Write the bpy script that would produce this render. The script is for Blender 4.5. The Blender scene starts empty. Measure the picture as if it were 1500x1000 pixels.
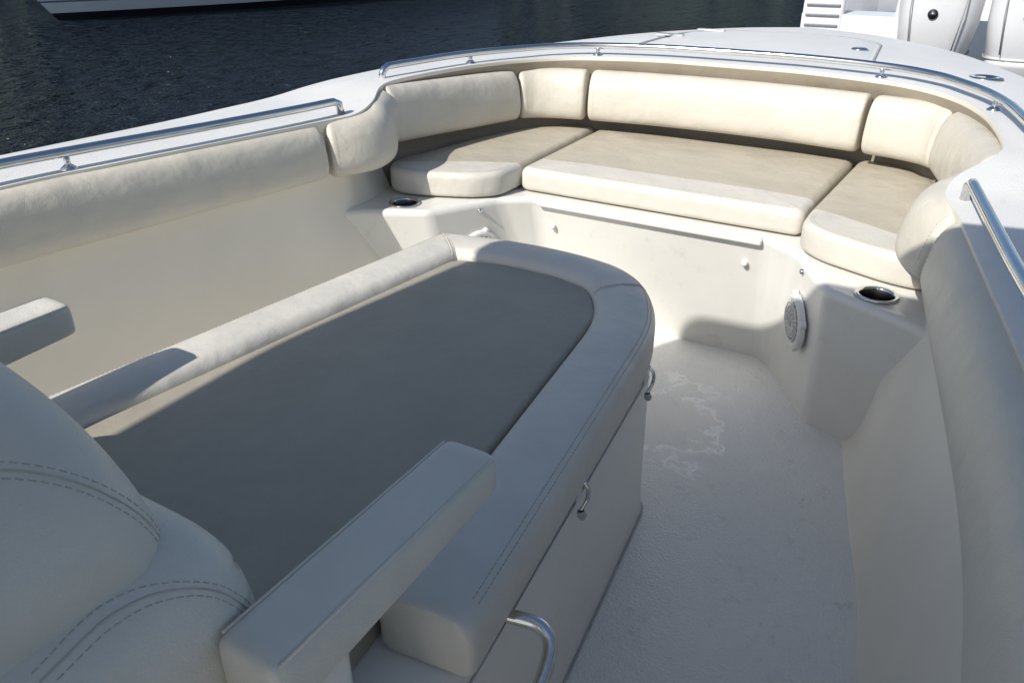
import bpy, bmesh, math, random
from mathutils import Vector, Matrix
from mathutils.bvhtree import BVHTree
random.seed(4)
sc=bpy.context.scene
COL=sc.collection
# ------------------------------------------------------------------ materials
def newmat(name):
    m=bpy.data.materials.new(name); m.use_nodes=True
    nt=m.node_tree; b=nt.nodes['Principled BSDF']; return m,nt,b
def N(nt,t,**k):
    n=nt.nodes.new(t)
    for a,v in k.items(): setattr(n,a,v)
    return n
def noise(nt,scale,detail=3,rough=.6,vec=None):
    n=N(nt,'ShaderNodeTexNoise'); n.inputs['Scale'].default_value=scale
    n.inputs['Detail'].default_value=detail; n.inputs['Roughness'].default_value=rough
    if vec is not None: nt.links.new(vec,n.inputs['Vector'])
    return n
def ramp(nt,fac,stops):
    r=N(nt,'ShaderNodeValToRGB'); e=r.color_ramp.elements
    e[0].position,e[0].color=stops[0][0],(*stops[0][1],1)
    e[1].position,e[1].color=stops[-1][0],(*stops[-1][1],1)
    for p,c in stops[1:-1]:
        q=e.new(p); q.color=(*c,1)
    nt.links.new(fac,r.inputs['Fac']); return r
def mul(c,k): return tuple(min(1,x*k) for x in c)
def vinyl(name,col,col2=None,nrm=None,off=0,rough=.40):
    m,nt,b=newmat(name)
    g=N(nt,'ShaderNodeNewGeometry'); pos=g.outputs['Position']
    n1=noise(nt,7,3,.6,pos)
    def tone(c):
        return ramp(nt,n1.outputs['Fac'],[(.3,mul(c,.94)),(.7,mul(c,1.04))]).outputs['Color']
    out=tone(col)
    if col2:
        d=N(nt,'ShaderNodeVectorMath',operation='DOT_PRODUCT'); nt.links.new(pos,d.inputs[0]); d.inputs[1].default_value=nrm
        gt=N(nt,'ShaderNodeMath',operation='GREATER_THAN'); nt.links.new(d.outputs['Value'],gt.inputs[0]); gt.inputs[1].default_value=off
        mx=N(nt,'ShaderNodeMix',data_type='RGBA'); nt.links.new(gt.outputs[0],mx.inputs['Factor'])
        nt.links.new(out,mx.inputs['A']); nt.links.new(tone(col2),mx.inputs['B']); out=mx.outputs['Result']
    nt.links.new(out,b.inputs['Base Color'])
    rr=N(nt,'ShaderNodeMapRange'); nt.links.new(n1.outputs['Fac'],rr.inputs['Value']); rr.inputs['To Min'].default_value=rough-.06; rr.inputs['To Max'].default_value=rough+.10
    nt.links.new(rr.outputs['Result'],b.inputs['Roughness'])
    b.inputs['Specular IOR Level'].default_value=.5
    v=N(nt,'ShaderNodeTexVoronoi'); v.inputs['Scale'].default_value=380; nt.links.new(pos,v.inputs['Vector'])
    bp=N(nt,'ShaderNodeBump'); bp.inputs['Strength'].default_value=.30; bp.inputs['Distance'].default_value=.0012
    nt.links.new(v.outputs['Distance'],bp.inputs['Height'])
    n2=noise(nt,10,3,.5,pos)
    bp2=N(nt,'ShaderNodeBump'); bp2.inputs['Strength'].default_value=.5; bp2.inputs['Distance'].default_value=.016
    nt.links.new(n2.outputs['Fac'],bp2.inputs['Height']); nt.links.new(bp.outputs['Normal'],bp2.inputs['Normal'])
    nt.links.new(bp2.outputs['Normal'],b.inputs['Normal'])
    return m
def gelcoat(name,col,rough=.28,grip=0,dirt=.5,gscale=230,wet=None):
    m,nt,b=newmat(name)
    g=N(nt,'ShaderNodeNewGeometry'); pos=g.outputs['Position']
    n1=noise(nt,2.2,4,.65,pos)
    c=ramp(nt,n1.outputs['Fac'],[(.3,mul(col,.92)),(.65,col)])
    out=c.outputs['Color']
    if dirt:
        n2=noise(nt,14,6,.78,pos)
        r2=ramp(nt,n2.outputs['Fac'],[(.30,(.72,.68,.60)),(.42,(1,1,1))])
        mm=N(nt,'ShaderNodeMix',data_type='RGBA',blend_type='MULTIPLY'); mm.inputs['Factor'].default_value=dirt
        nt.links.new(out,mm.inputs['A']); nt.links.new(r2.outputs['Color'],mm.inputs['B']); out=mm.outputs['Result']
    b.inputs['Roughness'].default_value=rough
    gs=None
    if wet:
        # damp patch with a dried-salt rim
        ds=N(nt,'ShaderNodeVectorMath',operation='DISTANCE'); nt.links.new(pos,ds.inputs[0]); ds.inputs[1].default_value=wet[:3]
        nz=noise(nt,5.5,5,.62,pos)
        ad=N(nt,'ShaderNodeMath',operation='MULTIPLY_ADD'); nt.links.new(nz.outputs['Fac'],ad.inputs[0]); ad.inputs[1].default_value=.55; nt.links.new(ds.outputs['Value'],ad.inputs[2])
        wm=ramp(nt,ad.outputs[0],[(wet[3],(1,1,1)),(wet[3]+.015,(0,0,0))])
        rim=ramp(nt,ad.outputs[0],[(wet[3]-.012,(0,0,0)),(wet[3]+.004,(1,1,1)),(wet[3]+.024,(0,0,0))])
        m2=N(nt,'ShaderNodeMix',data_type='RGBA',blend_type='MULTIPLY'); nt.links.new(wm.outputs['Color'],m2.inputs['Factor'])
        nt.links.new(out,m2.inputs['A']); m2.inputs['B'].default_value=(.90,.89,.87,1)
        m3=N(nt,'ShaderNodeMix',data_type='RGBA'); nt.links.new(rim.outputs['Color'],m3.inputs['Factor']); nt.links.new(m2.outputs['Result'],m3.inputs['A']); m3.inputs['B'].default_value=(.93,.92,.89,1)
        out=m3.outputs['Result']
        mr=N(nt,'ShaderNodeMapRange'); nt.links.new(wm.outputs['Color'],mr.inputs['Value']); mr.inputs['To Min'].default_value=rough; mr.inputs['To Max'].default_value=.14
        nt.links.new(mr.outputs['Result'],b.inputs['Roughness'])
        gs=N(nt,'ShaderNodeMapRange'); nt.links.new(wm.outputs['Color'],gs.inputs['Value']); gs.inputs['To Min'].default_value=grip; gs.inputs['To Max'].default_value=grip*.35
    nt.links.new(out,b.inputs['Base Color'])
    bp=N(nt,'ShaderNodeBump')
    if grip:
        v=N(nt,'ShaderNodeTexVoronoi'); v.inputs['Scale'].default_value=gscale; nt.links.new(pos,v.inputs['Vector'])
        bp.inputs['Strength'].default_value=grip; bp.inputs['Distance'].default_value=.002
        if gs: nt.links.new(gs.outputs['Result'],bp.inputs['Strength'])
        nt.links.new(v.outputs['Distance'],bp.inputs['Height'])
    else:
        bp.inputs['Strength'].default_value=.15; bp.inputs['Distance'].default_value=.01
        nt.links.new(noise(nt,6,1,.5,pos).outputs['Fac'],bp.inputs['Height'])
    nt.links.new(bp.outputs['Normal'],b.inputs['Normal'])
    return m
def simple(name,col,rough=.5,metal=0,nscale=30,var=.12):
    m,nt,b=newmat(name)
    g=N(nt,'ShaderNodeNewGeometry')
    n1=noise(nt,nscale,2,.6,g.outputs['Position'])
    c=ramp(nt,n1.outputs['Fac'],[(.3,mul(col,1-var)),(.7,mul(col,1+var))])
    nt.links.new(c.outputs['Color'],b.inputs['Base Color'])
    b.inputs['Roughness'].default_value=rough; b.inputs['Metallic'].default_value=metal
    return m
CREAM=(.61,.57,.485); LIGHT=(.63,.60,.53); TAN=(.475,.43,.34)
M_bol=vinyl('vinyl_cream',CREAM); M_light=vinyl('vinyl_light',LIGHT)
M_tan=vinyl('vinyl_tan',(.36,.33,.26),rough=.48); M_gap_shade=vinyl('vinyl_gap_shade',(.30,.26,.20),rough=.5)  # second one: dark brown paints the shade behind the bow bolsters
M_gel=gelcoat('gelcoat_white',(.77,.755,.70),dirt=.35); M_liner=gelcoat('gelcoat_liner',(.82,.77,.66),.35,dirt=0)
M_floor=gelcoat('nonskid_floor',(.81,.80,.765),.36,1.0,.7,170,wet=(1.78,-.20,0,.47)); M_deck=gelcoat('nonskid_deck',(.72,.715,.69),.40,.35,.4,330)
M_steel=simple('stainless_steel',(.66,.67,.68),.08,1,60,.05)
M_dark=simple('black_rubber',(.02,.02,.022),.5); M_white=simple('white_plastic',(.74,.73,.70),.35,0,40,.04)
M_thread=simple('thread',(.47,.435,.37),.7); M_grey=simple('grey_plastic',(.38,.38,.37),.5)
M_boot=simple('bottom_paint',(.012,.013,.018),.4); M_hull=gelcoat('gelcoat_hull',(.76,.77,.78),.15,dirt=0)
M_glass=simple('dark_glass',(.02,.025,.03),.08)
M_stripe=simple('grey_stripe',(.18,.20,.23),.3)
M_cup=simple('cup_liner_steel',(.10,.10,.10),.35,1,60,.1)
# ------------------------------------------------------------------ helpers
def mesh(name,verts,faces,mats,parent=None,smooth=True,fm=None,mirror=False):
    if mirror:
        verts=[(v[0],-v[1],v[2]) for v in verts]; faces=[tuple(reversed(f)) for f in faces]
    me=bpy.data.meshes.new(name); me.from_pydata([tuple(v) for v in verts],[],faces); me.update()
    if not isinstance(mats,(list,tuple)): mats=[mats]
    for m in mats: me.materials.append(m)
    for i,p in enumerate(me.polygons):
        p.use_smooth=smooth
        if fm: p.material_index=fm[i]
    o=bpy.data.objects.new(name,me); COL.objects.link(o)
    if parent: o.parent=parent
    bm=bmesh.new(); bm.from_mesh(me); bmesh.ops.recalc_face_normals(bm,faces=bm.faces); bm.to_mesh(me); bm.free()
    return o
def empty(name):
    e=bpy.data.objects.new(name,None); COL.objects.link(e); return e
def cat(P,n=10,closed=False):
    P=[Vector(p) for p in P]; out=[]; L=len(P)
    rng=range(L if closed else L-1)
    for i in rng:
        if closed: a,b,c,d=P[(i-1)%L],P[i],P[(i+1)%L],P[(i+2)%L]
        else:
            b,c=P[i],P[i+1]; a=P[i-1] if i>0 else b*2-c; d=P[i+2] if i+2<L else c*2-b
        for k in range(n):
            t=k/n
            out.append(.5*((2*b)+(c-a)*t+(2*a-5*b+4*c-d)*t*t+(3*b-a-3*c+d)*t**3))
    if not closed: out.append(P[-1])
    return out
def rnd(P,r,seg=6,closed=True):
    P=[Vector(p) for p in P]; out=[]; L=len(P)
    for i in range(L):
        if not closed and i in(0,L-1): out.append(P[i]); continue
        a,b,c=P[i-1],P[i],P[(i+1)%L]; rr=r[i] if isinstance(r,(list,tuple)) else r
        la=min(rr,(a-b).length*.48); lc=min(rr,(c-b).length*.48)
        s=b+(a-b).normalized()*la; e=b+(c-b).normalized()*lc
        for k in range(seg+1):
            t=k/seg; out.append((1-t)**2*s+2*t*(1-t)*b+t*t*e)
    return out
def dens(P,step,closed=False):
    D=[]; n=len(P)
    for i in range(n if closed else n-1):
        a,b=P[i],P[(i+1)%n]; k=max(1,int((b-a).length/step))
        for j in range(k): D.append(a.lerp(b,j/k))
    if not closed: D.append(P[-1])
    return D
def tube(name,path,r,mat,parent=None,seg=12,closed=False,cap=True,mirror=False):
    P=[Vector(p) for p in path]; n=len(P); vs=[];fs=[]
    nrm=None
    for i,p in enumerate(P):
        if closed: t=(P[(i+1)%n]-P[i-1]).normalized()
        else: t=(P[min(i+1,n-1)]-P[max(i-1,0)]).normalized()
        if nrm is None: nrm=t.orthogonal().normalized()
        nrm=(nrm-t*nrm.dot(t)).normalized(); bn=t.cross(nrm)
        for k in range(seg):
            a=2*math.pi*k/seg; vs.append(p+nrm*(math.cos(a)*r)+bn*(math.sin(a)*r))
    for i in range(n if closed else n-1):
        j=(i+1)%n
        for k in range(seg):
            l=(k+1)%seg; fs.append((i*seg+k,i*seg+l,j*seg+l,j*seg+k))
    if cap and not closed:
        fs.append(tuple(range(seg))); fs.append(tuple((n-1)*seg+k for k in range(seg)))
    return mesh(name,vs,fs,mat,parent,mirror=mirror)
def stitches(name,path,parent,off=0,dash=.0055,gap=.003,r=.0007,mirror=False,mat=None):
    P=[Vector(p) for p in path]; vs=[];fs=[]; L=[0]
    for a,b in zip(P,P[1:]): L.append(L[-1]+(b-a).length)
    st=[0]
    def at(s):
        s=max(0,min(L[-1],s)); lo=st[0]
        while lo<len(L)-2 and L[lo+1]<s: lo+=1
        st[0]=lo
        t=(s-L[lo])/max(1e-9,L[lo+1]-L[lo]); return P[lo].lerp(P[lo+1],t)
    s=0
    while s+dash<L[-1]:
        a,b=at(s),at(s+dash); t=(b-a).normalized(); u=t.orthogonal().normalized(); w=t.cross(u); k=len(vs)
        for q in(a,b):
            for x,y in((1,0),(0,1),(-1,0),(0,-1)): vs.append(q+u*x*r+w*y*r)
        for i in range(4):
            j=(i+1)%4; fs.append((k+i,k+j,k+4+j,k+4+i))
        fs.append((k,k+1,k+2,k+3)); fs.append((k+4,k+5,k+6,k+7))
        s+=dash+gap
    return mesh(name,vs,fs,mat or M_thread,parent,mirror=mirror)
def bvh_of(o): return BVHTree.FromPolygons([tuple(v.co) for v in o.data.vertices],[tuple(p.vertices) for p in o.data.polygons])
def snap(tree,pts,d,start):
    out=[]
    for p in pts:
        h=tree.ray_cast(Vector(p)-Vector(d)*start,Vector(d))
        if h[0]: out.append(h[0]-Vector(d)*.0003)
    return out
def lathe(name,prof,loc,axis,mats,parent=None,seg=32,fm=None):
    ax=Vector(axis).normalized(); q=Vector((0,0,1)).rotation_difference(ax); vs=[];fs=[];f2=[]
    for r,h in prof:
        for k in range(seg):
            a=2*math.pi*k/seg; vs.append(Vector(loc)+q@Vector((r*math.cos(a),r*math.sin(a),h)))
    for i in range(len(prof)-1):
        for k in range(seg):
            l=(k+1)%seg; fs.append((i*seg+k,i*seg+l,(i+1)*seg+l,(i+1)*seg+k)); f2.append(fm[i] if fm else 0)
    fs.append(tuple((len(prof)-1)*seg+k for k in range(seg))); f2.append(fm[-1] if fm else 0)
    return mesh(name,vs,fs,mats,parent,fm=f2)
def offs(P,d):
    n=len(P); area=sum(P[i].x*P[(i+1)%n].y-P[(i+1)%n].x*P[i].y for i in range(n)); sg=1 if area>0 else -1
    out=[]
    for i in range(n):
        t=(P[(i+1)%n]-P[i-1]); t.z=0; t.normalize(); out.append(P[i]+Vector((-t.y,t.x,0))*d*sg)
    return out
def cushion(name,outline,z0,z1,r,mat,parent=None,cr=.03,puff=.008,mirror=False,rb=None):
    O=rnd([(p[0],p[1],0) for p in outline],cr,6)
    rb=rb or r*.7
    O=dens(O,.03,True); n=len(O); rings=[]
    for k in range(4):
        a=math.pi/2*k/4; rings.append((rb*(1-math.sin(a)),z0+rb*(1-math.cos(a))))
    rings.append((0,z0+rb+.001))
    zt=z1-puff
    for k in range(0,7):
        a=math.pi/2*k/6; rings.append((r*(1-math.cos(a)),zt-r+r*math.sin(a)))
    vs=[];fs=[]
    for d,z in rings:
        for p in offs(O,d): vs.append((p.x,p.y,z))
    base=offs(O,r); c=sum(base,Vector())/n
    for k in range(1,9):
        t=k/9
        for p in base:
            q=p.lerp(c,t); vs.append((q.x,q.y,zt+puff*(1-(1-t)**2.2)))
    R=len(rings)+8
    for i in range(R-1):
        for k in range(n):
            l=(k+1)%n; fs.append((i*n+k,i*n+l,(i+1)*n+l,(i+1)*n+k))
    vs.append((c.x,c.y,zt+puff)); ci=len(vs)-1
    for k in range(n): fs.append(((R-1)*n+k,(R-1)*n+(k+1)%n,ci))
    fs.append(tuple(range(n)))
    return mesh(name,vs,fs,mat,parent,mirror=mirror)
def sweep(name,path,prof,mat,parent=None,mirror=False,endround=.012,side=1,win=2,pin=.16):
    P=[Vector(p) for p in path]; n=len(P); vs=[];fs=[]; m=len(prof)
    L=[0]
    for a,b in zip(P,P[1:]): L.append(L[-1]+(b-a).length)
    cz=sum(q[1] for q in prof)/m; cn=sum(q[0] for q in prof)/m
    def at(s):
        for i in range(n-1):
            if L[i+1]>=s: return P[i].lerp(P[i+1],(s-L[i])/max(1e-9,L[i+1]-L[i]))
        return P[-1]
    S=sorted(set([0,endround*.15,endround*.5,endround]+[s for s in L if endround<s<L[-1]-endround]+[L[-1]-endround,L[-1]-endround*.5,L[-1]-endround*.15,L[-1]]))
    Q=[at(s) for s in S]; nn=len(Q)
    for i,p in enumerate(Q):
        a=Q[max(i-win,0)]; b=Q[min(i+win,nn-1)]
        t=(b-a); t.z=0; t.normalize(); nv=Vector((-t.y,t.x,0))*side
        k=1; e=min(S[i],S[-1]-S[i])
        if e<endround:
            x=1-e/endround; k=1-pin*(1-math.sqrt(max(0,1-x*x)))
        for q in prof:
            vs.append(p+nv*(cn+(q[0]-cn)*k)+Vector((0,0,cz+(q[1]-cz)*k)))
    for i in range(nn-1):
        for k in range(m):
            l=(k+1)%m; fs.append((i*m+k,i*m+l,(i+1)*m+l,(i+1)*m+k))
    fs.append(tuple(range(m))); fs.append(tuple((nn-1)*m+k for k in range(m)))
    return mesh(name,vs,fs,mat,parent,mirror=mirror)
def superprof(w0,w1,h,p=2.6,n=28,tilt=0):
    out=[]
    for k in range(n):
        a=2*math.pi*k/n; c,s=math.cos(a),math.sin(a)
        x=math.copysign(abs(c)**(2/p),c); z=math.copysign(abs(s)**(2/p),s)
        out.append(((w0+w1)/2+(w0-w1)/2*x+tilt*z,z*h/2))
    return out
def box(name,c,s,mat,parent=None,bev=.01,rot=None,seg=3):
    vs=[(c[0]+s[0]/2*x,c[1]+s[1]/2*y,c[2]+s[2]/2*z) for x in(-1,1) for y in(-1,1) for z in(-1,1)]
    if rot:
        C=Vector(c); vs=[C+rot@(Vector(v)-C) for v in vs]
    fs=[(0,1,3,2),(4,6,7,5),(0,4,5,1),(2,3,7,6),(0,2,6,4),(1,5,7,3)]
    o=mesh(name,vs,fs,mat,parent)
    if bev:
        b=o.modifiers.new('b','BEVEL'); b.width=bev; b.segments=seg; b.limit_method='ANGLE'; b.harden_normals=True
    return o
# ------------------------------------------------------------------ the boat
boat=empty('fishing_boat')
I=[(-2.0,1.02,.715),(0,1.01,.715),(.85,.968,.715),(1.07,.935,.716),(1.4,.872,.718),(1.68,.818,.72),(1.80,.785,.725),(1.90,.80,.745),(2.02,.86,.768),(2.15,.865,.775),(2.40,.825,.778),(2.58,.765,.779),(2.70,.695,.78),(2.79,.60,.782),(2.835,.48,.785),(2.865,.25,.79),(2.87,0,.79)]
O=[(-2.0,1.31,.70),(0,1.30,.70),(.85,1.285,.705),(1.1,1.28,.705),(1.50,1.265,.705),(1.75,1.25,.71),(1.85,1.245,.712),(1.94,1.235,.718),(2.05,1.22,.73),(2.18,1.20,.74),(2.38,1.16,.75),(2.62,1.10,.76),(2.97,.99,.765),(3.33,.86,.77),(3.74,.64,.78),(4.06,.32,.79),(4.16,0,.80)]
Ic,Oc=cat(I,6),cat(O,6)
vs=[];fs=[];W=12
for a,b in zip(Ic,Oc):
    for k in range(W+1):
        t=k/W; p=a.lerp(b,t); p.z+=.022*math.sin(math.pi*min(1,t))*min(1,(b-a).length/.8)
        vs.append(p)
for i in range(len(Ic)-1):
    for k in range(W): a=i*(W+1)+k; fs.append((a,a+1,a+W+2,a+W+1))
mesh('gunwale_port',vs,fs,M_deck,boat); mesh('gunwale_starboard',vs,fs,M_deck,boat,mirror=True)
bvh_deck=BVHTree.FromPolygons([tuple(v) for v in vs],fs)
def dz(x,y):
    h=bvh_deck.ray_cast(Vector((x,max(.0005,abs(y)),3)),Vector((0,0,-1)))
    return h[0].z if h[0] else .78
vs=[];fs=[]
lv=[(1.0,0,0),(1.012,-.012,0),(1.02,-.04,0),(1.0,-.07,0),(.97,-.3,.02),(.90,-.75,.06),(.80,-1.25,.1)]
for p in Oc:
    for k,z,fx in lv:
        vs.append((p.x-(fx*max(0,p.x-2)*1.2)+(.01*(k>1) if p.x>4 else 0),p.y*k+(0.012 if k>1 and p.y>.1 else 0),p.z+z))
m=len(lv)
for i in range(len(Oc)-1):
    for k in range(m-1): a=i*m+k; fs.append((a,a+1,a+m+1,a+m))
mesh('hull_side_port',vs,fs,M_hull,boat); mesh('hull_side_starboard',vs,fs,M_hull,boat,mirror=True)
# liner
F=[(-2.0,.90,0),(0,.90,0),(.85,.885,0),(1.07,.865,0),(1.35,.825,0),(1.6,.765,0),(1.75,.73,0),(1.87,.705,0),(1.98,.68,0),(2.1,.66,0),(2.35,.62,0),(2.55,.57,0),(2.68,.52,0),(2.78,.44,0),(2.83,.36,0),(2.86,.2,0),(2.87,0,0)]
Fc=cat(F,6); vs=[];fs=[];fm=[]
prof=[(0,1.0,0),(.004,.985,0),(.006,.95,.012),(.03,.80,.055),(.08,.70,.06),(.22,.60,.045),(.50,.35,0),(.74,.12,0),(.86,.045,0),(.94,.012,0),(1.0,0.0,0)]
for i,(a,b) in enumerate(zip(Ic,Fc)):
    tg=(Ic[min(i+1,len(Ic)-1)]-Ic[max(i-1,0)]); tg.z=0; tg.normalize(); out=Vector((-tg.y,tg.x,0))
    if i==len(Ic)-1: out=Vector((1,0,0))
    wgt=min(1,max(0,(a.x-1.55)/.3))*.85+.15
    for t,zf,ex in prof:
        q=a.lerp(b,t)+out*ex*wgt; vs.append((q.x,q.y,a.z*zf))
m=len(prof)
for i in range(len(Ic)-1):
    for k in range(m-1): c=i*m+k; fs.append((c,c+1,c+m+1,c+m)); fm.append(1 if (Ic[i].x>2.03 and 1<=k<=5) else 0)  # liner faces under the bow bolsters take the painted shade colour
mesh('liner_port',vs,fs,[M_liner,M_gap_shade],boat,fm=fm); mesh('liner_starboard',vs,fs,[M_liner,M_gap_shade],boat,mirror=True,fm=fm)
vs=[];fs=[]
for p in Fc:
    for k in range(9):
        t=k/8; vs.append((p.x,p.y*(1-2*t)*1.004,.002))
for i in range(len(Fc)-1):
    for k in range(8): c=i*9+k; fs.append((c,c+1,c+10,c+9))
mesh('sole',vs,fs,M_floor,boat)
# bow seat base with pods
T=[(2.16,-.37),(2.09,-.47),(1.87,-.585),(1.77,-.78),(1.69,-.88)]
B=[(2.29,-.37),(2.26,-.41),(1.98,-.585),(1.95,-.68),(1.92,-.74)]
top=T+[(1.72,-1.0),(2.6,-.88),(2.96,-.5),(2.96,0)]; bot=B+[(1.94,-1.0),(2.6,-.88),(2.96,-.5),(2.96,0)]
top=top+[(x,-y) for x,y in reversed(top[:-1])]; bot=bot+[(x,-y) for x,y in reversed(bot[:-1])]
n=len(top); vs=[(x,y,.44) for x,y in top]+[(x,y,-.02) for x,y in bot]
fs=[(i,(i+1)%n,n+(i+1)%n,n+i) for i in range(n)]+[tuple(range(n)),tuple(range(n,2*n))]
sb=mesh('bow_seat_base',vs,fs,M_gel,boat)
bv=sb.modifiers.new('b','BEVEL'); bv.width=.022; bv.segments=4; bv.limit_method='ANGLE'; bv.angle_limit=math.radians(15)
CUP=(1.895,.697); cutters=[]
for sy in(1,-1):
    ct=lathe('cutter',[(.001,-.068),(.040,-.068),(.040,.05),(.001,.05)],(CUP[0],sy*CUP[1],.44),(0,0,1),M_gel,None,40)
    bm=bmesh.new(); bm.from_mesh(ct.data); bmesh.ops.remove_doubles(bm,verts=bm.verts,dist=.002); bmesh.ops.holes_fill(bm,edges=bm.edges); bmesh.ops.recalc_face_normals(bm,faces=bm.faces); bm.to_mesh(ct.data); bm.free()
    bo=sb.modifiers.new('h','BOOLEAN'); bo.object=ct; bo.operation='DIFFERENCE'; bo.solver='EXACT'; cutters.append(ct)
dg=bpy.context.evaluated_depsgraph_get(); dg.update()
nm=bpy.data.meshes.new_from_object(sb.evaluated_get(dg)); sb.modifiers.clear(); sb.data=nm
for c in cutters: bpy.data.objects.remove(c,do_unlink=True)
for p in sb.data.polygons: p.use_smooth=True
wn=sb.modifiers.new('w','WEIGHTED_NORMAL'); wn.weight=80
box('seat_ledge',(2.164,0,.427),(.036,.72,.020),M_gel,boat,.006)
for y in(.315,-.315):
    lathe('ledge_snap',[(.009,0),(.009,.008),(.006,.012),(.001,.013)],(2.183,y,.345),(-1,0,.25),M_white,boat,16)
# lounge base
def lout(e):
    return [(.30,-.478+e),(1.40,-.352+e),(1.56-e*.6,-.245+e*.5),(1.622-e,-.10),(1.63-e,.10),(1.60-e,.29-e*.6),(1.54-e*.6,.335-e),(.30,.478-e)]
vs=[];n=8
for z,e in((.425,.0),(.06,-.006),(.0,-.012)):
    for x,y in lout(.02+e): vs.append((x,y,z))
fs=[(i+n*j,(i+1)%n+n*j,n*(j+1)+(i+1)%n,n*(j+1)+i) for j in range(2) for i in range(n)]+[tuple(range(n))]
lb=mesh('lounge_base',vs,fs,M_gel,boat); bv=lb.modifiers.new('b','BEVEL'); bv.width=.02; bv.segments=4; bv.limit_method='ANGLE'; bv.angle_limit=math.radians(18)
tube('base_caulk',[Vector((q.x,q.y,.004)) for q in rnd([(p[0],p[1],0) for p in lout(.006)],.03,4)],.003,M_grey,boat,6,closed=True)
def ys(x): return -.478+.02-.006*.3+(x-.30)*.1145
tube('base_lid_seam',[(x,ys(x)-.0012,.372) for x in(.5,.8,1.1,1.38)],.0016,M_grey,boat,6)
box('console',(-.42,0,.36),(1.10,.80,.72),M_gel,boat,.04)
box('console_upper',(-.55,0,.86),(.75,.72,.36),M_gel,boat,.05)
# hardtop overhead
hv=[(-1.9,.74),(-.6,.78),(.06,.68),(.26,.57),(.28,.0)]
hv=hv+[(.30,-.3),(.34,-.62),(.10,-.74),(-.6,-.78),(-1.9,-.74)]
cushion('hardtop',hv,1.88,1.95,.03,M_gel,boat,.1,.01)
for y in(.42,-.42):
    tube('hardtop_post',[(-.35,y*.95,.65),(-.45,y*1.3,1.4),(-.5,y*1.4,1.9)],.025,M_steel,boat)
    tube('hardtop_post',[(-1.05,y*.95,.0),(-1.05,y*1.3,1.4),(-1.1,y*1.4,1.9)],.025,M_steel,boat)
# ------------------------------------------------------------------ coaming bolsters
def bolster(path,w0,w1,h,mirror,tilt=.0,p=2.7):
    return sweep('coaming_bolster',path,superprof(w0,w1,h,p,32,tilt),M_bol,None,mirror,.014,side=-1,pin=.17)
def seamstitch(o,path,w0,h,at_end,mir,d=.020):
    t=bvh_of(o)
    i0,i1=(len(path)-1,len(path)-4) if at_end else (0,3)
    a,b=path[i0],path[i1]; tg=(b-a).normalized(); c=a+tg*d
    nv=Vector((tg.y,-tg.x,0))
    if at_end: nv=-nv
    if mir: c=Vector((c.x,-c.y,c.z)); nv=Vector((nv.x,-nv.y,0))
    pts=[]
    for k in range(15):
        an=math.radians(-80+165*k/14); dr=nv*math.cos(an)+Vector((0,0,1))*math.sin(an)
        hc=c-nv*.03; hh=t.ray_cast(hc+dr*.5,-dr)
        if hh[0]: pts.append(hh[0]+dr*.0002)
    if len(pts)>3: stitches('stitching',pts,o)
for mir in(False,True):
    pa_=cat([(-1.6,.965,.632),(0,.955,.632),(.6,.94,.632),(.85,.925,.632),(1.1,.890,.632),(1.45,.832,.634),(1.672,.797,.636)],10)
    pk=cat([(1.690,.795,.636),(1.76,.755,.638),(1.83,.733,.641),(1.90,.742,.650),(1.97,.79,.666),(2.04,.825,.678)],10)
    ps=cat([(2.03,.835,.674),(2.2,.815,.666),(2.42,.775,.658),(2.645,.722,.654)],8)
    pc=cat([(2.658,.718,.653),(2.705,.675,.653),(2.74,.60,.653),(2.763,.498,.653)],8)
    a=bolster(pa_,.015,-.085,.155,mir,-.012); k=bolster(pk,.015,-.115,.165,mir,-.016,2.9)
    s=bolster(ps,.02,-.075,.18,mir,-.012); c=bolster(pc,.02,-.085,.18,mir,-.012)
    seamstitch(a,pa_,0,0,True,mir); seamstitch(k,pk,0,0,False,mir); seamstitch(s,ps,0,0,True,mir); seamstitch(c,pc,0,0,False,mir); seamstitch(c,pc,0,0,True,mir)
pf=cat([(2.768,.482,.653),(2.80,.25,.653),(2.812,0,.653),(2.80,-.25,.653),(2.768,-.482,.653)],10)
f_=bolster(pf,.02,-.085,.18,False,-.012); seamstitch(f_,pf,0,0,True,False); seamstitch(f_,pf,0,0,False,False)
# ------------------------------------------------------------------ bow seat cushions
M_two_c=vinyl('vinyl_two_tone_centre',LIGHT,TAN,(1,0,0),2.325)
M_two_p=vinyl('vinyl_two_tone_port',LIGHT,TAN,(.879,.478,0),2.184)
M_two_s=vinyl('vinyl_two_tone_starboard',LIGHT,TAN,(.879,-.478,0),2.184)
cc=cushion('bow_seat_cushion',[(2.195,-.452),(2.87,-.475),(2.87,.475),(2.195,.452)],.445,.530,.026,M_two_c,None,.03,.008)
tc=bvh_of(cc); DN=(0,0,-1)
for xx in(2.321,2.2125,2.219): stitches('stitching',snap(tc,[(xx,-.435+.87*k/40,.5) for k in range(41)],DN,1),cc)
sp=[(2.215,.462),(2.10,.465),(2.035,.53),(1.965,.70),(1.955,.79),(2.03,.86),(2.45,.80),(2.70,.73),(2.85,.62),(2.865,.487)]
p_=cushion('bow_seat_cushion',sp,.445,.529,.022,M_two_p,None,.045,.004)
s_=cushion('bow_seat_cushion',sp,.445,.529,.022,M_two_s,None,.045,.004,mirror=True)
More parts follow.
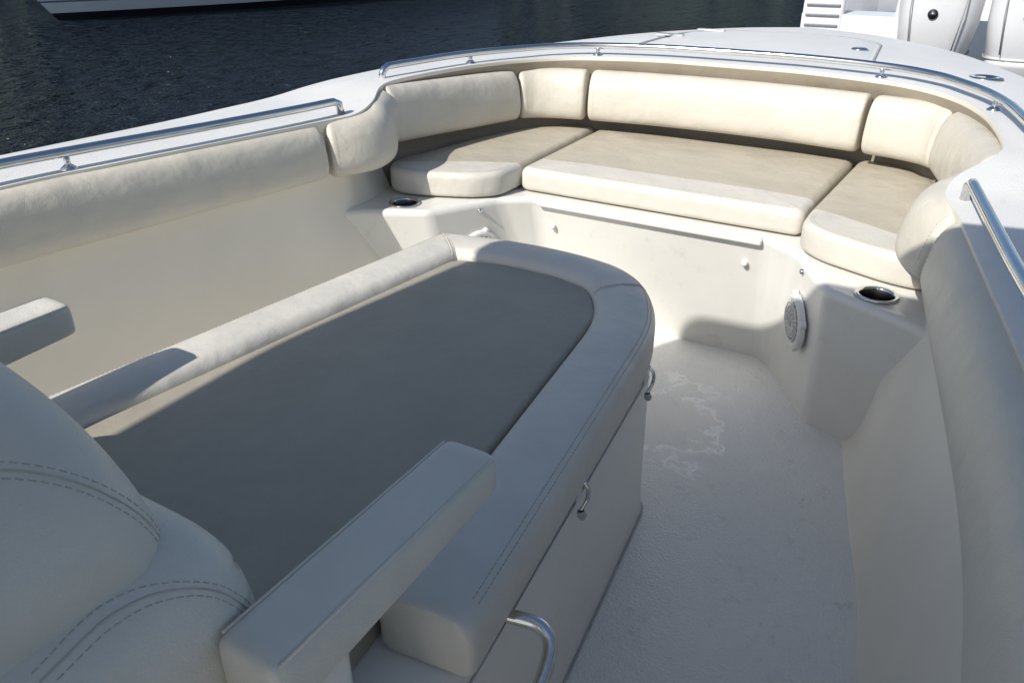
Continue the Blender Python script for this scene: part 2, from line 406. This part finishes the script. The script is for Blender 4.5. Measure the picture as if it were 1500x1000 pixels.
for o_,sy in((p_,1),(s_,-1)):
    tt=bvh_of(o_); ol=dens(rnd([(q[0],q[1],0) for q in sp],.045,6),.02)
    for dd in(.017,.024):
        pp=[(q.x,q.y*sy,.5) for q in offs(ol,dd)]
        # keep only the continuous run along the inboard edge
        k0=max(range(len(pp)),key=lambda i:pp[i][0]); pp=pp[k0:]+pp[:k0]
        runs=[[]]
        for q in pp:
            if q[0]<2.2: runs[-1].append(q)
            elif runs[-1]: runs.append([])
        for rn in runs:
            if len(rn)>4: stitches('stitching',snap(tt,rn,DN,1),o_)
# ------------------------------------------------------------------ lounge cushion
lounge=empty('sun_lounge_cushion')
path=rnd([(.515,-.460,0),(1.38,-.355,0),(1.575,-.235,0),(1.622,-.06,0),(1.618,.14,0),(1.575,.325,0),(.22,.468,0)],[0,.12,.12,.12,.1,.03,0],8,False)
D=dens(path,.02)
for _ in range(3):
    D2=list(D)
    for i in range(1,len(D)-1):
        if D[i].y<.2: D2[i]=D[i]*.5+(D[i-1]+D[i+1])*.25
    D=D2
W_=.128; z0,z1=.425,.520
def arc(cx,cz,r,a0,a1,n): return [(cx+r*math.cos(math.radians(a0+(a1-a0)*k/n)),cz+r*math.sin(math.radians(a0+(a1-a0)*k/n))) for k in range(n+1)]
bprof=[(W_-.012,z0),(.015,z0)]+arc(.012,z0+.012,.012,270,180,3)+arc(.034,z1-.034,.034,180,95,6)+[(W_*.5,z1+.004)]+arc(W_-.03,z1-.03,.03,85,0,6)+[(W_,z0+.01)]
bb=sweep('border_bolster',[Vector((p.x,p.y,0)) for p in D],bprof,M_light,lounge,False,.016,side=1,win=3)
inner=[(.20,-.36),(1.35,-.226),(1.455,-.16),(1.492,-.06),(1.492,.09),(1.46,.21),(.20,.345)]
cushion('centre_panel',inner,.425,.507,.012,M_tan,lounge,.03,.006)
tb=bvh_of(bb)
def offpath(d,i0=2,i1=-2):
    out=[]; Q=D[i0:i1]
    for i,p in enumerate(Q):
        t=Q[min(i+3,len(Q)-1)]-Q[max(i-3,0)]; t.normalize(); out.append(Vector((p.x,p.y,.45))+Vector((-t.y,t.x,0))*d)
    return out
stitches('stitching_outer',snap(tb,offpath(.010),DN,1),lounge)
stitches('stitching_outer_2',snap(tb,offpath(.017),DN,1),lounge)
for (a,b) in (((1.578,.330),(1.455,.205)),((1.515,-.277),(1.425,-.175))):
    for o2 in(-.006,0,.006):
        t=(Vector(b)-Vector(a)).normalized(); nn_=Vector((-t.y,t.x))*o2
        pts=[(a[0]+(b[0]-a[0])*k/20+nn_.x,a[1]+(b[1]-a[1])*k/20+nn_.y,.45) for k in range(21)]
        sp_=snap(tb,pts,DN,1)
        if o2==0: tube('mitre_seam',sp_,.0012,M_thread,lounge,6)
        else: stitches('mitre_stitching',sp_,lounge)
# ------------------------------------------------------------------ backrest with armrests
back=empty('lounge_backrest')
def pad(name,prof_yz,x0,x1,r,mat,parent,lean=0.0,rb=.03):
    o=cushion(name,[(y,z) for y,z in prof_yz],0,x1-x0,r,mat,parent,.07,.012,rb=rb)
    for v in o.data.vertices:
        y,z,x=v.co.x,v.co.y,v.co.z
        v.co=(x0+x-lean*(z-.5),y,z)
    o.data.update(); bm=bmesh.new(); bm.from_mesh(o.data); bmesh.ops.recalc_face_normals(bm,faces=bm.faces); bm.to_mesh(o.data); bm.free()
    return o
UP=[(-.285,.58),(-.325,.76),(-.245,.87),(-.10,.915),(.10,.915),(.245,.87),(.325,.76),(.285,.58)]
LW=[(-.345,.40),(-.366,.67),(-.325,.745),(-.1,.745),(.1,.745),(.325,.745),(.366,.67),(.345,.40)]
up=pad('upper_pad',UP,.11,.350,.06,M_light,back,.12)
lw=pad('lower_pad',LW,.12,.375,.055,M_light,back,.08)
for o_,arcs in((up,[(.08,.858),(.13,.866),(.18,.86),(.225,.842),(.26,.81),(.288,.76),(.302,.70)]),(lw,[(.16,.725),(.22,.73),(.265,.723),(.30,.70),(.325,.655),(.342,.60),(.348,.52)])):
    tt=bvh_of(o_)
    for sy in(1,-1):
        cc_=cat([(x,0,z) for x,z in arcs],6)
        for k_,dd in enumerate((0,.005,-.005)):
            pp=[]
            for i_,q in enumerate(cc_):
                tg=(cc_[min(i_+1,len(cc_)-1)]-cc_[max(i_-1,0)]).normalized(); pp.append((q.x-tg.z*dd,0,q.z+tg.x*dd))
            ss=snap(tt,pp,(0,sy,0),1)
            if len(ss)>4:
                if k_==0: tube('panel_seam',ss,.0010,M_thread,back,6)
                else: stitches('stitching',ss,back,r=.0006)
def armrest(sy):
    vs=[]; pf=[]
    for i in range(32):
        a=2*math.pi*i/32; c,s=math.cos(a),math.sin(a); p=5
        pf.append((math.copysign(abs(c)**(2/p),c),math.copysign(abs(s)**(2/p),s)))
    st=[]
    for t in[0,.01,.02,.05,.1,.3,.5,.7,.9,.95,.98,.99,1.0]:
        x=.275+t*.345; w=.037; e=min(t,1-t)*.345; k=1 if e>.012 else .74+.26*math.sqrt(max(0,1-((.012-e)/.012)**2))
        top=.678; th=.055+.018*(1-t)
        st.append((x,top-th/2,th/2*k,w*k))
    for x,cz,hz,w in st:
        for a,b in pf: vs.append((x,sy*.398+a*w,cz+b*hz))
    m=32; fs=[]
    for i in range(len(st)-1):
        for k in range(m): l=(k+1)%m; fs.append((i*m+k,i*m+l,(i+1)*m+l,(i+1)*m+k))
    fs.append(tuple(range(m))); fs.append(tuple((len(st)-1)*m+k for k in range(m)))
    mesh('armrest',vs,fs,M_light,back)
    box('armrest_bracket',(.33,sy*.398,.54),(.09,.05,.18),M_gel,back,.012)
    for yy in(.0335,-.0335):
        tube('welt',[(.285,sy*.398+yy,.6740),(.45,sy*.398+yy,.6740),(.612,sy*.398+yy,.6740)],.0018,M_light,back,8)
armrest(1); armrest(-1)
# ------------------------------------------------------------------ rails
def rail(path,mirror=False,feet=()):
    e=empty('grab_rail')
    tube('tube',path,.0115,M_steel,e,16,mirror=mirror)
    for x,y in feet:
        z=dz(x,y)
        tube('standoff',[(x,y,z-.002),(x,y,z+.035)],.007,M_steel,e,12,mirror=mirror)
        lathe('flange',[(.019,0),(.019,.003),(.013,.008),(.008,.012)],(x,y if not mirror else -y,z-.001),(0,0,1),M_steel,e,24)
    return e
ra=[(-1.4,1.05),(-.4,1.045),(.4,1.025),(.85,.998),(1.07,.962),(1.35,.905),(1.62,.855),(1.76,.828)]
pa=[(x,y,dz(x,y)+.038) for x,y in ra]; pa=cat(pa,8); z_=dz(1.8,.822); pa.append(Vector((1.777,.824,z_+.028))); pa.append(Vector((1.783,.823,z_-.005)))
pa=[Vector((-1.45,1.05,.71)),Vector((-1.44,1.05,.735))]+pa
rail(pa,False,[(.28,1.03),(1.02,.971)]); rail(pa,True,[(.28,1.03),(1.02,.971)])
rb=[(2.14,.925),(2.22,.905),(2.40,.865),(2.55,.815),(2.68,.745),(2.79,.66),(2.865,.52),(2.90,.27),(2.91,0)]
pb=cat([(x,y,dz(x,y)+.034) for x,y in rb],8); z_=dz(2.11,.93)
pb=[Vector((2.11,.929,z_-.005)),Vector((2.113,.929,z_+.015)),Vector((2.123,.928,z_+.028))]+pb
full=pb+[Vector((p.x,-p.y,p.z)) for p in reversed(pb[:-1])]
rail(full,False,[(2.50,.834),(2.868,.50),(2.868,-.50),(2.50,-.834)])
# ------------------------------------------------------------------ cup holders, speakers, hardware
for sy in(1,-1):
    lathe('cup_holder',[(.046,.0),(.050,.0015),(.0505,.004),(.047,.0065),(.041,.005),(.0385,.001),(.0375,-.02),(.037,-.062),(.001,-.064)],(CUP[0],sy*CUP[1],.4405),(0,0,1),[M_steel,M_cup],None,48,[0,0,0,0,0,1,1,1,1])
    a=Vector((2.09,-.47,.44)); b=Vector((1.87,-.585,.44)); c=Vector((1.98,-.585,0)); d=Vector((2.26,-.41,0))
    nrm=(b-a).cross(d-a).normalized()
    if nrm.y<0: nrm=-nrm
    ctr=(a+b+c+d)/4+Vector((-.012,-.004,.05)); ctr=ctr+nrm*((a-ctr).dot(nrm))
    if sy>0: nrm=Vector((nrm.x,-nrm.y,nrm.z)); ctr=Vector((ctr.x,-ctr.y,ctr.z))
    e=empty('marine_speaker'); R=.076
    lathe('bezel',[(R,0),(R,.010),(R-.006,.016),(R-.016,.016),(R-.019,.010)],ctr,nrm,M_white,e,48)
    lathe('cone',[(R-.018,.0105),(.02,.0115),(.018,.018),(.001,.020)],ctr,nrm,M_grey,e,48)
    q=Vector((0,0,1)).rotation_difference(nrm)
    for k in range(20):
        an=2*math.pi*k/20; u=q@Vector((math.cos(an),math.sin(an),0))
        tube('grille_spoke',[ctr+u*.018+nrm*.019,ctr+u*.04+nrm*.019,ctr+u*(R-.017)+nrm*.015],.0015,M_white,e,6)
    for rr in(.018,.030,.043,.053):
        tube('grille_ring',[ctr+nrm*.0185+q@Vector((rr*math.cos(t*math.pi/16),rr*math.sin(t*math.pi/16),0)) for t in range(32)],.0015,M_white,e,6,closed=True)
    for k in range(4):
        an=math.pi/4+math.pi/2*k; u=q@Vector((math.cos(an),math.sin(an),0))
        lathe('bezel_tab',[(.012,0),(.012,.011),(.008,.014),(.001,.014)],ctr+u*(R-.004),nrm,M_white,e,16)
    lathe('deck_fitting',[(.052,0),(.052,.003),(.046,.006),(.030,.0055),(.028,.001),(.001,.001)],(3.02,sy*.79,dz(3.02,.79)-.001),(0,0,1),[M_steel,M_dark],None,36,[0,0,0,0,1,1])
    lathe('wall_bolt',[(.008,0),(.008,.003),(.005,.009),(.001,.010)],(2.03,sy*.503,.412),(-.4,-sy*.7,.3),M_steel,boat,16)
lathe('drain_bolt',[(.006,0),(.006,.004),(.001,.005)],(1.962,-.63,.035),(-.8,.5,.2),M_steel,boat,12)
# hatch on foredeck
hatch=empty('deck_hatch')
def hw(t): return .44-.05*t-.10*max(0,(t-.75)/.25)**2-.03*max(0,(.06-t)/.06)
vs=[];fs=[];A=22;Bn=24; xs=[3.04+.60*(i/(A-1)) for i in range(A)]
for i,x in enumerate(xs):
    w_=hw(i/(A-1))
    for j in range(Bn+1):
        y=-w_+2*w_*j/Bn; rim=(i in(0,A-1) or j in(0,Bn)); xx=x+.05*(1-(y/.44)**2)*(i/(A-1))
        vs.append((xx,y,dz(xx,y)+(-.004 if rim else .007)))
for i in range(A-1):
    for j in range(Bn): a=i*(Bn+1)+j; fs.append((a,a+1,a+Bn+2,a+Bn+1))
mesh('lid',vs,fs,M_deck,hatch)
ring=[vs[j] for j in range(Bn+1)]+[vs[i*(Bn+1)+Bn] for i in range(1,A)]+[vs[(A-1)*(Bn+1)+j] for j in range(Bn-1,-1,-1)]+[vs[i*(Bn+1)] for i in range(A-2,0,-1)]
rg=dens([Vector(r_) for r_ in ring],.02,True)
tube('seam_gasket',[Vector((r_.x,r_.y,dz(r_.x,r_.y)+.002)) for r_ in offs(rg,-.004)],.0050,M_grey,hatch,6,closed=True)
for x,y in((3.60,.30),(3.36,.40)):
    box('hinge',(x,y,dz(x,y)+.012),(.03,.12,.008),M_steel,hatch,.002)
lathe('latch',[(.03,0),(.03,.004),(.022,.007),(.001,.007)],(3.30,-.36,dz(3.3,.36)+.007),(0,0,1),M_steel,hatch,24)
for x in(.93,1.33):
    y=ys(x)-.004
    e=empty('hold_down_latch')
    box('plate',(x,y-.001,.405),(.02,.006,.05),M_steel,e,.002)
    tube('hook',cat([(x,y-.006,.425),(x,y-.018,.41),(x+.004,y-.016,.385),(x-.006,y-.010,.365)],5),.0035,M_steel,e,8)
    lathe('knob',[(.006,0),(.008,.01),(.004,.016)],(x-.006,y-.010,.365),(0,-.3,-1),M_grey,e,12)
e=empty('grab_handle')
tube('loop',cat([(.645,-.425,.40),(.655,-.475,.395),(.635,-.498,.375),(.55,-.505,.34),(.45,-.495,.32),(.41,-.455,.315)],8),.010,M_steel,e,14)
# ------------------------------------------------------------------ water
m,nt,b=newmat('water_surface')
g=N(nt,'ShaderNodeNewGeometry'); pos=g.outputs['Position']
b.inputs['Base Color'].default_value=(.012,.020,.032,1); b.inputs['Roughness'].default_value=.07; b.inputs['IOR'].default_value=1.33
mp=N(nt,'ShaderNodeMapping'); mp.inputs['Scale'].default_value=(1,1.5,1); mp.inputs['Rotation'].default_value=(0,0,.9); nt.links.new(pos,mp.inputs['Vector'])
n1=noise(nt,1.2,2,.5,mp.outputs['Vector']); n2=noise(nt,3.2,4,.6,mp.outputs['Vector'])
b1=N(nt,'ShaderNodeBump'); b1.inputs['Strength'].default_value=1; b1.inputs['Distance'].default_value=.6; nt.links.new(n1.outputs['Fac'],b1.inputs['Height'])
b2=N(nt,'ShaderNodeBump'); b2.inputs['Strength'].default_value=1; b2.inputs['Distance'].default_value=.7; nt.links.new(n2.outputs['Fac'],b2.inputs['Height']); nt.links.new(b1.outputs['Normal'],b2.inputs['Normal'])
nt.links.new(b2.outputs['Normal'],b.inputs['Normal'])
S=1500; mesh('water',[(-S,-S,-.55),(S,-S,-.55),(S,S,-.55),(-S,S,-.55)],[(0,1,2,3)],m,smooth=False)
m,nt,b=newmat('foliage_far'); g=N(nt,'ShaderNodeNewGeometry'); n1=noise(nt,.9,4,.7,g.outputs['Position'])
c=ramp(nt,n1.outputs['Fac'],[(.35,(.012,.018,.012)),(.65,(.045,.06,.035))]); nt.links.new(c.outputs['Color'],b.inputs['Base Color']); b.inputs['Roughness'].default_value=.9
vs=[];fs=[];K=260;J=9
for i in range(K):
    a=math.radians(-60+200*i/K)
    for j in range(J):
        rr=75+6*math.sin(i*.31)+random.uniform(-1.5,1.5)+j*1.2; zz=-.7+j*1.0*(1+.25*math.sin(i*.5)+.2*math.sin(i*1.7+1))+random.uniform(-.4,.4)*(j>0)
        vs.append((rr*math.cos(a),rr*math.sin(a),zz))
for i in range(K-1):
    for j in range(J-1): a=i*J+j; fs.append((a,a+1,a+J+1,a+J))
mesh('distant_tree_line',vs,fs,m,smooth=False)
# ------------------------------------------------------------------ moored yacht (upper left)
yacht=empty('moored_yacht')
vs=[];fs=[];fm=[]
zl=[-.75,-.40,-.34,-.18,-.14,.45,.52,1.1,1.5]
for kk in range(21):
    t=kk/20
    w=2.3*min(1,(1-(1-min(1,t*2.2))**2.2))
    for z in zl:
        q=(z+.75)/2.25
        fl=.42+.58*q**.8+(.58*(1-q**.8))*t*(t>.0)
        x=11.3-1.9*q*(1-t)**3+15*t
        vs.append((x,17.6-w*fl,z))
m_=len(zl)
for i in range(20):
    for k in range(m_-1):
        a=i*m_+k; fs.append((a,a+1,a+m_+1,a+m_)); fm.append({0:1,3:2,5:2}.get(k,0))
mesh('hull_near_side',vs,fs,[M_hull,M_boot,M_stripe],yacht,fm=fm)
mesh('hull_far_side',[(v[0],35.2-v[1],v[2]) for v in vs],fs,[M_hull,M_boot,M_stripe],yacht,fm=fm)
dv=[vs[i*m_+m_-1] for i in range(21)]; dv2=[(v[0],35.2-v[1],v[2]) for v in reversed(dv)]
mesh('deck',dv+dv2,[tuple(range(42))],M_hull,yacht,smooth=False)
box('cabin',(19,17.6,2.2),(8,3,1.4),M_hull,yacht,.3); box('cabin_windows',(19,17.6,2.4),(7.2,3.04,.5),M_glass,yacht,.05)
# ------------------------------------------------------------------ stern-to boat (upper right)
nb=empty('neighbour_motorboat'); cy=-.62
vs=[];fs=[]
stn=[(7.15,1.28),(8.5,1.4),(10.5,1.4),(12.5,1.0),(14,.05)]
prf=[(-1,.95,1),(-1,-.7,.85),(1,-.7,.85),(1,.95,1),(.84,.95,1),(.82,.34,1),(-.82,.34,1),(-.84,.95,1)]
for x,w in stn:
    for s_,z,kw in prf:
        vs.append((x,cy+s_*w*kw,z+(.25*(x-7)/7 if z>.5 else 0)))
for i in range(4):
    for k in range(8): a=i*8; l=(k+1)%8; fs.append((a+k,a+l,a+8+l,a+8+k))
mesh('hull',vs,fs,M_hull,nb,smooth=False)
mesh('transom',[(7.13,cy-1.25,-.6),(7.13,cy+1.25,-.6),(7.13,cy+1.28,.62),(7.13,cy-1.28,.62),(7.3,cy-1.2,.64),(7.3,cy+1.2,.64)],[(0,1,2,3),(3,2,5,4)],M_hull,nb,smooth=False)
M_teak=simple('weathered_teak',(.40,.37,.33),.7)
for k in range(12): box('cockpit_plank',(8.6,cy-.95+.17*k,.36),(2.7,.158,.02),M_teak,nb,.004)
for k in range(12): box('platform_plank',(6.40+.06*k,cy+.92,.40),(.052,.62,.025),M_teak,nb,.004)
box('platform_frame',(6.74,cy+.92,.36),(.74,.66,.05),M_hull,nb,.01)
for k in range(6): box('side_louver',(7.118,cy+1.12,.46+.075*k),(.02,.26,.022),M_stripe,nb,.006)
box('quarter_locker',(7.25,cy+1.12,.62),(.26,.32,.56),M_hull,nb,.03)
box('stern_seat',(7.85,cy-.1,.66),(.45,1.5,.55),M_hull,nb,.06)
box('console_seat',(10.1,cy,.9),(.8,.9,1.1),M_hull,nb,.08)
def outboard(x,y):
    e=empty('outboard_motor')
    secs=[(-.75,.10,.07,-.02),(-.3,.10,.075,-.02),(.22,.12,.10,0),(.36,.20,.15,0),(.44,.27,.205,.02),(.48,.285,.22,.02),(.485,.27,.207,.02),(.50,.278,.217,.02),(.70,.31,.245,0),(.90,.315,.25,-.01),(1.08,.30,.235,-.01),(1.17,.25,.19,-.01),(1.20,.16,.12,-.01)]
    vs=[];fs=[];m=32;p=3.2
    for z,a,b,ox in secs:
        for k in range(m):
            t=2*math.pi*k/m; c,s=math.cos(t),math.sin(t)
            vs.append((x+ox+a*math.copysign(abs(c)**(2/p),c),y+b*math.copysign(abs(s)**(2/p),s),z))
    for i in range(len(secs)-1):
        for k in range(m): l=(k+1)%m; fs.append((i*m+k,i*m+l,(i+1)*m+l,(i+1)*m+k))
    fs.append(tuple(range(m))); fs.append(tuple((len(secs)-1)*m+k for k in range(m)))
    mesh('cowling',vs,fs,M_hull,e)
    lathe('badge',[(.03,0),(.03,.004),(.001,.005)],(x-.318,y+.02,.74),(-1,0,0),M_dark,e,20)
    lathe('badge_inner',[(.014,0),(.014,.003),(.001,.004)],(x-.322,y+.02,.74),(-1,0,0),M_steel,e,20)
    box('swivel_bracket',(x+.33,y,.30),(.22,.26,.5),M_hull,e,.03)
    for dy_ in(-.17,.17): tube('cowl_crease',[(x-.30,y+dy_,1.05),(x-.325,y+dy_*.9,.75),(x-.27,y+dy_*.75,.52)],.004,M_grey,e,6)
    tube('cowl_band',[(x+.02+.285*math.copysign(abs(math.cos(t))**(2/p),math.cos(t)),y+.222*math.copysign(abs(math.sin(t))**(2/p),math.sin(t)),.485) for t in [2*math.pi*k/48 for k in range(48)]],.005,M_grey,e,6,closed=True)
outboard(6.30,-.40); outboard(6.30,-.93)
# ------------------------------------------------------------------ light
L=Vector((1.10,-.38,-1.0)).normalized()
sd=bpy.data.lights.new('sun','SUN'); sd.energy=5.0; sd.angle=math.radians(.5); sd.color=(1,.96,.90)
so=bpy.data.objects.new('sun',sd); COL.objects.link(so); so.rotation_euler=L.to_track_quat('-Z','Y').to_euler()
el=math.asin(-L.z); rot=math.atan2(-L.x,-L.y)
w=bpy.data.worlds.new('World'); sc.world=w; w.use_nodes=True; nt=w.node_tree
sk=nt.nodes.new('ShaderNodeTexSky'); sk.sky_type='NISHITA'; sk.sun_disc=False; sk.sun_elevation=el; sk.sun_rotation=rot
bg=nt.nodes['Background']; bg.inputs['Strength'].default_value=.115; nt.links.new(sk.outputs['Color'],bg.inputs['Color'])
sc.view_settings.view_transform='Standard'; sc.view_settings.look='None'; sc.view_settings.exposure=0
# ------------------------------------------------------------------ camera
cd=bpy.data.cameras.new('camera'); co=bpy.data.objects.new('camera',cd); COL.objects.link(co); sc.camera=co
cd.sensor_width=36; cd.lens=36*1150/1500; cd.clip_start=.02; cd.clip_end=5000
co.location=(0,-.818,1.2)
p,t=math.radians(27.5),math.radians(30.6)
d=Vector((math.cos(p)*math.cos(t),math.cos(p)*math.sin(t),-math.sin(p)))
co.rotation_euler=d.to_track_quat('-Z','Y').to_euler()
